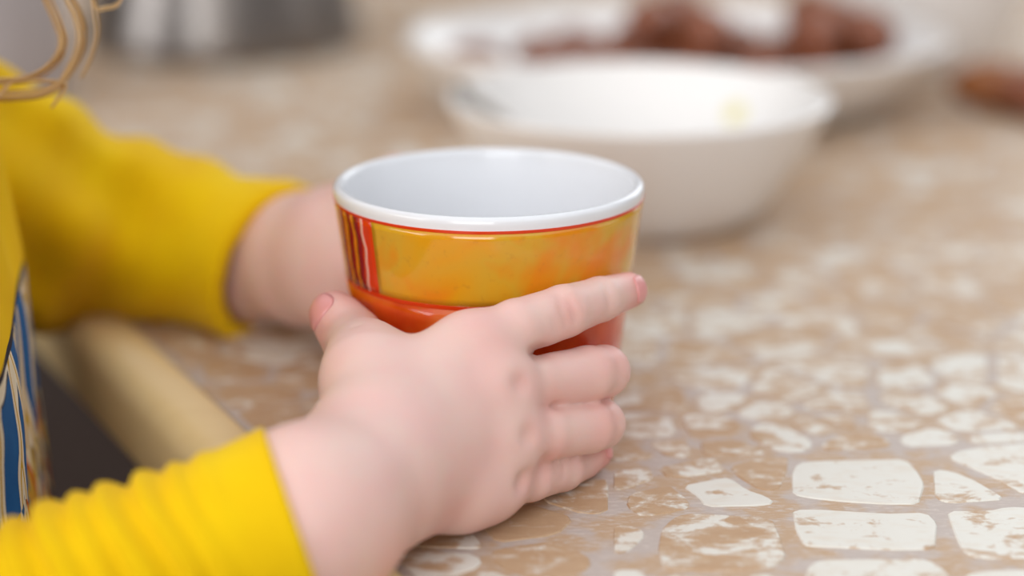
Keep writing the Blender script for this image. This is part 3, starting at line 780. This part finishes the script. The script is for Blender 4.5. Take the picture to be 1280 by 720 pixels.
def sheath(name, a0, a1, z0, z1, m, off=.00012, seg=None, edge=None):
    """printed field on the cup wall: a thin skin between angles (deg, 0 = towards the camera, + to the right) and heights"""
    seg = seg or max(2, int(abs(a1 - a0) / 2.5)); rows = 10; vs, fs = [], []
    for lay in (off, -.0004):
        for i in range(seg + 1):
            for j in range(rows + 1):
                z = z0 + (z1 - z0) * j / rows; f = i / seg
                a = math.radians(a0 + (a1 - a0) * f + (edge(z, f) if edge else 0)); r = rz(z) + lay
                vs.append((r * math.sin(a), -r * math.cos(a), z))
    K = (seg + 1) * (rows + 1); ix = lambda i, j: i * (rows + 1) + j
    full = abs(abs(a1 - a0) - 360) < 1e-3
    for i in range(seg):
        for j in range(rows):
            q = (ix(i, j), ix(i + 1, j), ix(i + 1, j + 1), ix(i, j + 1)); fs += [q, tuple(K + x for x in reversed(q))]
        for j in (0, rows): fs.append((ix(i, j), ix(i + 1, j), K + ix(i + 1, j), K + ix(i, j)))
    if not full:
        for i in (0, seg):
            for j in range(rows): fs.append((ix(i, j), ix(i, j + 1), K + ix(i, j + 1), K + ix(i, j)))
    bm = bmesh.new(); bv = [bm.verts.new(v) for v in vs]
    for f in fs: bm.faces.new([bv[i] for i in f])
    if full: bmesh.ops.remove_doubles(bm, verts=bm.verts[:], dist=1e-7)
    return from_bm(name, bm, m, cup)
YG = mat_glaze('yellow_glaze', [(.28, srgb(232, 132, 18)), (.40, srgb(224, 156, 24)), (.52, srgb(214, 164, 44)), (.62, srgb(226, 142, 22)), (.76, srgb(232, 122, 20))], 38, seed=.13)
OG = mat_glaze('orange_red_glaze', [(.32, srgb(200, 56, 8)), (.5, srgb(216, 78, 18)), (.68, srgb(228, 110, 46))], 55, seed=.4)
RED = plain('red_glaze', srgb(222, 62, 16), .12, vary=.05); DRED = plain('dark_red_glaze', srgb(150, 24, 22), .12, vary=.08)
OR = plain('orange_glaze', srgb(236, 140, 22), .12, vary=.05); PALE = plain('pale_pink_glaze', srgb(236, 180, 160), .12, vary=.03)
Z1, Z2, Z3 = .0668, .0660, .0460
sheath('rim_line', 0, 360, Z2, Z1, RED, .00016)
sheath('middle_line', 0, 360, Z3 - .0011, Z3, RED, .00016)
sheath('lower_band', 0, 360, .0024, Z3 - .0011, OG)
sheath('yellow_panel', -46, 102, Z3, Z2, YG)
sheath('yellow_panel', 134, 286, Z3, Z2, YG)
for a in (-46, 134):
    sheath('striped_panel', a - 27, a, Z3, Z2, RED)
    wv = lambda s: (lambda z, f: .5 * math.sin(z * 420 + s) + .35 * math.sin(z * 900 + 2 * s))
    for a0, a1, m, s in ((-24.5, -20.5, DRED, 0), (-17.8, -13.5, DRED, 1.1), (-11.5, -7.5, DRED, 2.2), (-20.3, -18.0, OR, .5), (-13.3, -11.6, OR, 1.7)):
        sheath('stripe', a + a0, a + a1, Z3, Z2, m, .00020, 3, wv(s))
    sheath('stripe', a - 6.2, a - 5.1, Z3, Z2, PALE, .0003, 2, wv(3.0))

# ------------------------------------------------------------------ white bowl with a teaspoon
bx_, by_ = at(799, 112, .79)[0], .79
bowl = empty('bowl', (bx_, by_, 0)); tag(bowl, 'plain white round bowl behind the cup, a spoon leaning in it', 'bowl')
BR, BB, BH = .0742, .044, .0475
pf = [(0, .003), (BB - .006, .003), (BB - .004, 0), (BB, 0), (BB + .003, .0022)]
for k in range(1, 13): f = k / 12; pf.append((BB + .003 + (BR - BB - .003) * f ** .82, .0022 + (BH - .004) * f))
for k in range(1, 8): q = math.pi * k / 8; pf.append((BR - .0016 + .0018 * math.cos(q), BH - .0018 + .0018 * math.sin(q)))
for k in range(0, 12): f = 1 - k / 11; pf.append((BB - .001 + (BR - .0034 - BB + .001) * f ** .82, .008 + (BH - .0098) * f))
pf += [(BB - .008, .0062), (0, .0055)]
lathe('bowl_body', pf, BOWLW, bowl, 128)
YST = plain('yellow_food_smear', srgb(230, 220, 160), .35)
vs, fs = [], []
sp = np.array((at(941, 125, .848)[0] - bx_, .0535, .033))
bm = bmesh.new(); bmesh.ops.create_uvsphere(bm, u_segments=14, v_segments=8, radius=.0052)
nrm = Vector((-sp[0], -sp[1], .035)).normalized()
sp2 = Vector((sp[0], sp[1], 0)).normalized(); zz = .030
rin = BB - .001 + (BR - .0034 - BB + .001) * ((zz - .008) / (BH - .0098)) ** .82
bmesh.ops.transform(bm, matrix=Matrix.Translation((sp2.x * rin, sp2.y * rin, zz)) @ nrm.to_track_quat('Z', 'Y').to_matrix().to_4x4() @ Matrix.Diagonal((1, 1.1, .16, 1)), verts=bm.verts[:])
from_bm('food_smear', bm, YST, bowl)
spoon = empty('spoon', (bx_, by_, 0)); tag(spoon, 'steel teaspoon leaning on the left rim inside the white bowl', 'spoon')
pa, pb = np.array((-.0700, .012, .0475)), np.array((-.014, -.020, .0125))
path = smooth_path([pa, pa * .7 + pb * .3 + UP * .000, pa * .35 + pb * .65 - UP * .002, pb], 6)
vs, fs = [], []
tube(vs, fs, path, [.0034 - .0014 * math.sin(math.pi * min(1, k / (len(path) - 1) * .9)) for k in range(len(path))], 10)
vs = [tuple(v) for v in vs]
link_mesh('handle', vs, fs, STEEL, spoon)
bm = bmesh.new(); bmesh.ops.create_uvsphere(bm, u_segments=24, v_segments=14, radius=1)
for v in bm.verts[:]:
    if v.co.z > .0: v.co.z *= -.72
dv = Vector(pb - pa); dv.z *= .3; dv.normalize(); xq = dv.to_track_quat('X', 'Z').to_matrix().to_4x4()
bmesh.ops.transform(bm, matrix=Matrix.Translation(Vector(pb) + dv * .016 + Vector((0, 0, .001))) @ xq @ Matrix.Diagonal((.019, .0135, .0062, 1)), verts=bm.verts[:])
from_bm('spoon_bowl', bm, STEEL, spoon)

# ------------------------------------------------------------------ oval serving dish with dates
dx_, dy_ = at(846, 45, 1.0)[0], 1.0
dish = empty('serving_dish', (dx_, dy_, 0)); tag(dish, 'large white oval serving dish filled with brown dates, behind the white bowl', 'dish')
DR, DB, DH, SY = .1315, .085, .037, .80
pf = [(0, .003), (DB - .008, .003), (DB - .005, 0), (DB, 0), (DB + .004, .002)]
for k in range(1, 13): f = k / 12; pf.append((DB + .004 + (DR - DB - .004) * f ** .75, .002 + (DH - .0045) * f ** 1.15))
for k in range(1, 8): q = math.pi * k / 8; pf.append((DR - .0022 + .0024 * math.cos(q), DH - .0025 + .0024 * math.sin(q)))
for k in range(0, 12): f = 1 - k / 11; pf.append((DB - .001 + (DR - .0048 - DB + .001) * f ** .75, .008 + (DH - .0105) * f ** 1.15))
pf += [(DB - .01, .0065), (0, .006)]
lathe('dish_body', pf, BOWLW, dish, 128, 1.0, SY)
DATE = NT('dark_brown_date_skin'); DATE.base(DATE.mix(DATE.noise(DATE.pos(), 60, 3), srgb(92, 44, 28), srgb(150, 86, 52)), .35, .5); DATE.bump(DATE.noise(DATE.pos(), 220, 3), .5, .001); DATE = DATE.m
def date_mesh():
    bm = bmesh.new(); bmesh.ops.create_uvsphere(bm, u_segments=16, v_segments=12, radius=1)
    for v in bm.verts[:]:
        a = math.atan2(v.co.y, v.co.x); v.co.x *= 1 + .06 * math.sin(5 * a + 2 * v.co.z); v.co.y *= 1 + .06 * math.cos(4 * a + 3 * v.co.z)
    bmesh.ops.transform(bm, matrix=Matrix.Diagonal((.0135, .0125, .0235, 1)), verts=bm.verts[:])
    me = bpy.data.meshes.new('date'); bm.to_mesh(me); bm.free(); me.polygons.foreach_set('use_smooth', [True] * len(me.polygons)); me.materials.append(DATE); return me
DM = date_mesh()
def date(x, y, z, rz_, tilt_=0., label=None, group=None, s=1.0):
    o = bpy.data.objects.new('date', DM); COL.objects.link(o); o.location = (x, y, z); o.rotation_euler = (math.pi / 2 + tilt_, 0, rz_); o.scale = (s, s, s)
    tag(o, label, 'date', group); return o
spots = []
for row, (oy, cnt, z) in enumerate(((-.038, 5, .0205), (-.010, 6, .0205), (.018, 6, .0205), (.046, 5, .0205))):
    for k in range(cnt):
        spots.append((.008 + (k - (cnt - 1) / 2) * .0285 + .004 * math.sin(row * 2.1), oy, z))
spots += [(.012, -.022, .040), (-.012, .006, .041), (.004, .034, .040), (.064, -.022, .039), (.078, .004, .040), (.090, -.018, .0385), (.070, .030, .040)]
KIND = [('brown date in the bottom layer of the white oval dish', 'bottom dates in the oval dish'), ('brown date topping the middle heap in the white oval dish', 'dates topping the middle heap'),
        ('brown date topping the right-hand heap in the white oval dish', 'dates topping the right-hand heap')]
for k, (x, y, z) in enumerate(spots):
    date(dx_ + x, dy_ + y, z, random.uniform(-.25, .25), 0, *KIND[0 if k < 22 else 1 if k < 25 else 2], .98)
date(at(592, 50, .985)[0], 1.0, .0225, .9, 0, 'single dark date at the left end of the white oval dish', None, .8)

# ------------------------------------------------------------------ farther things on the table
wx, wy = at(1152, 60, 1.12)[0], 1.12
wb = empty('mixing_bowl', (wx, wy, 0)); tag(wb, 'tall white bowl at the right, just beyond the oval dish', 'bowl')
pf = [(0, .004), (.032, .004), (.034, 0), (.039, 0)] + [(.040 + .036 * (k / 10) ** .85, .003 + .107 * k / 10) for k in range(0, 11)]
pf += [(.0755, .1115), (.074, .112), (.0725, .110)] + [(.036 + .036 * (k / 10) ** .85, .009 + .100 * k / 10) for k in range(10, -1, -1)] + [(0, .0085)]
lathe('bowl_body', pf, BOWLW, wb, 96); 
vs, fs = [], []
tube(vs, fs, [(.0762 * math.cos(2 * math.pi * k / 72), .0762 * math.sin(2 * math.pi * k / 72), .108) for k in range(73)], .0026, 8); link_mesh('rim', vs, fs, BOWLW, wb)
p = on_table(1240, 138); ORD = NT('amber_date_skin'); ORD.base(ORD.mix(ORD.noise(ORD.pos(), 60, 3), srgb(122, 66, 26), srgb(160, 98, 48)), .35, .5); 
o = date(p[0], p[1], .0118, 1.2, 0, 'amber coloured date lying alone on the table right of the oval dish', None, .95); o.data = DM.copy(); o.data.materials[0] = ORD.m
p = on_table(1290, 148); date(p[0], p[1], .0118, .7, 0, 'dark date lying on the table beside the amber one', None, .95)
px_, py_ = at(282, 80, 1.19)[0], 1.19
ket = empty('kettle', (px_, py_, 0)); tag(ket, 'polished steel kettle on the far side of the table, behind the yellow sleeve', 'kettle')
POT = plain('polished_steel', srgb(150, 144, 140), .34, .5, 1.0, vary=.04); BLK = plain('black_handle_plastic', srgb(32, 26, 24), .35)
PR = .079
pf = [(0, .001), (PR - .008, .001), (PR - .002, .0005), (PR, .003), (PR - .0005, .009)] + [(PR - .001 - .026 * (k / 8) ** 1.1, .010 + .105 * k / 8) for k in range(1, 9)] + [(.045, .122), (.040, .124), (0, .124)]
lathe('kettle_body', pf, POT, ket, 96)
lathe('lid', [(0, .1242), (.038, .1242), (.036, .129), (.02, .135), (.006, .137), (.006, .143), (.011, .147), (.011, .153), (.006, .157), (0, .157)], POT, ket, 48)
vs, fs = [], []; tube(vs, fs, smooth_path([(-.052, 0, .112), (-.066, 0, .15), (-.045, 0, .19), (0, 0, .202), (.045, 0, .19), (.066, 0, .15), (.052, 0, .112)], 6), .0055, 10); link_mesh('handle', vs, fs, BLK, ket)
vs, fs = [], []; pth = smooth_path([(.02, .060, .06), (.035, .085, .085), (.046, .105, .118)], 6); tube(vs, fs, pth, [.018 - .009 * k / (len(pth) - 1) for k in range(len(pth))], 14); link_mesh('spout', vs, fs, POT, ket)
gx, gy = at(-25, 60, 1.02)[0], 1.02
can = empty('canister', (gx, gy, 0)); tag(can, 'pale grey rounded canister left of the kettle, behind the blond curls', 'canister')
pf = [(0, 0), (.036, 0), (.041, .003), (.042, .008), (.042, .11), (.040, .1125), (.0385, .113), (.0385, .1255), (.036, .129), (0, .130)]
lathe('canister_body', [p for p in pf if p[1] <= .1126] + [(0, .1126)], GREYC, can, 72)
lathe('lid', [(0, .1127), (.0405, .1127), (.0415, .1145), (.0415, .1255), (.039, .129), (0, .130)], GREYC, can, 72)
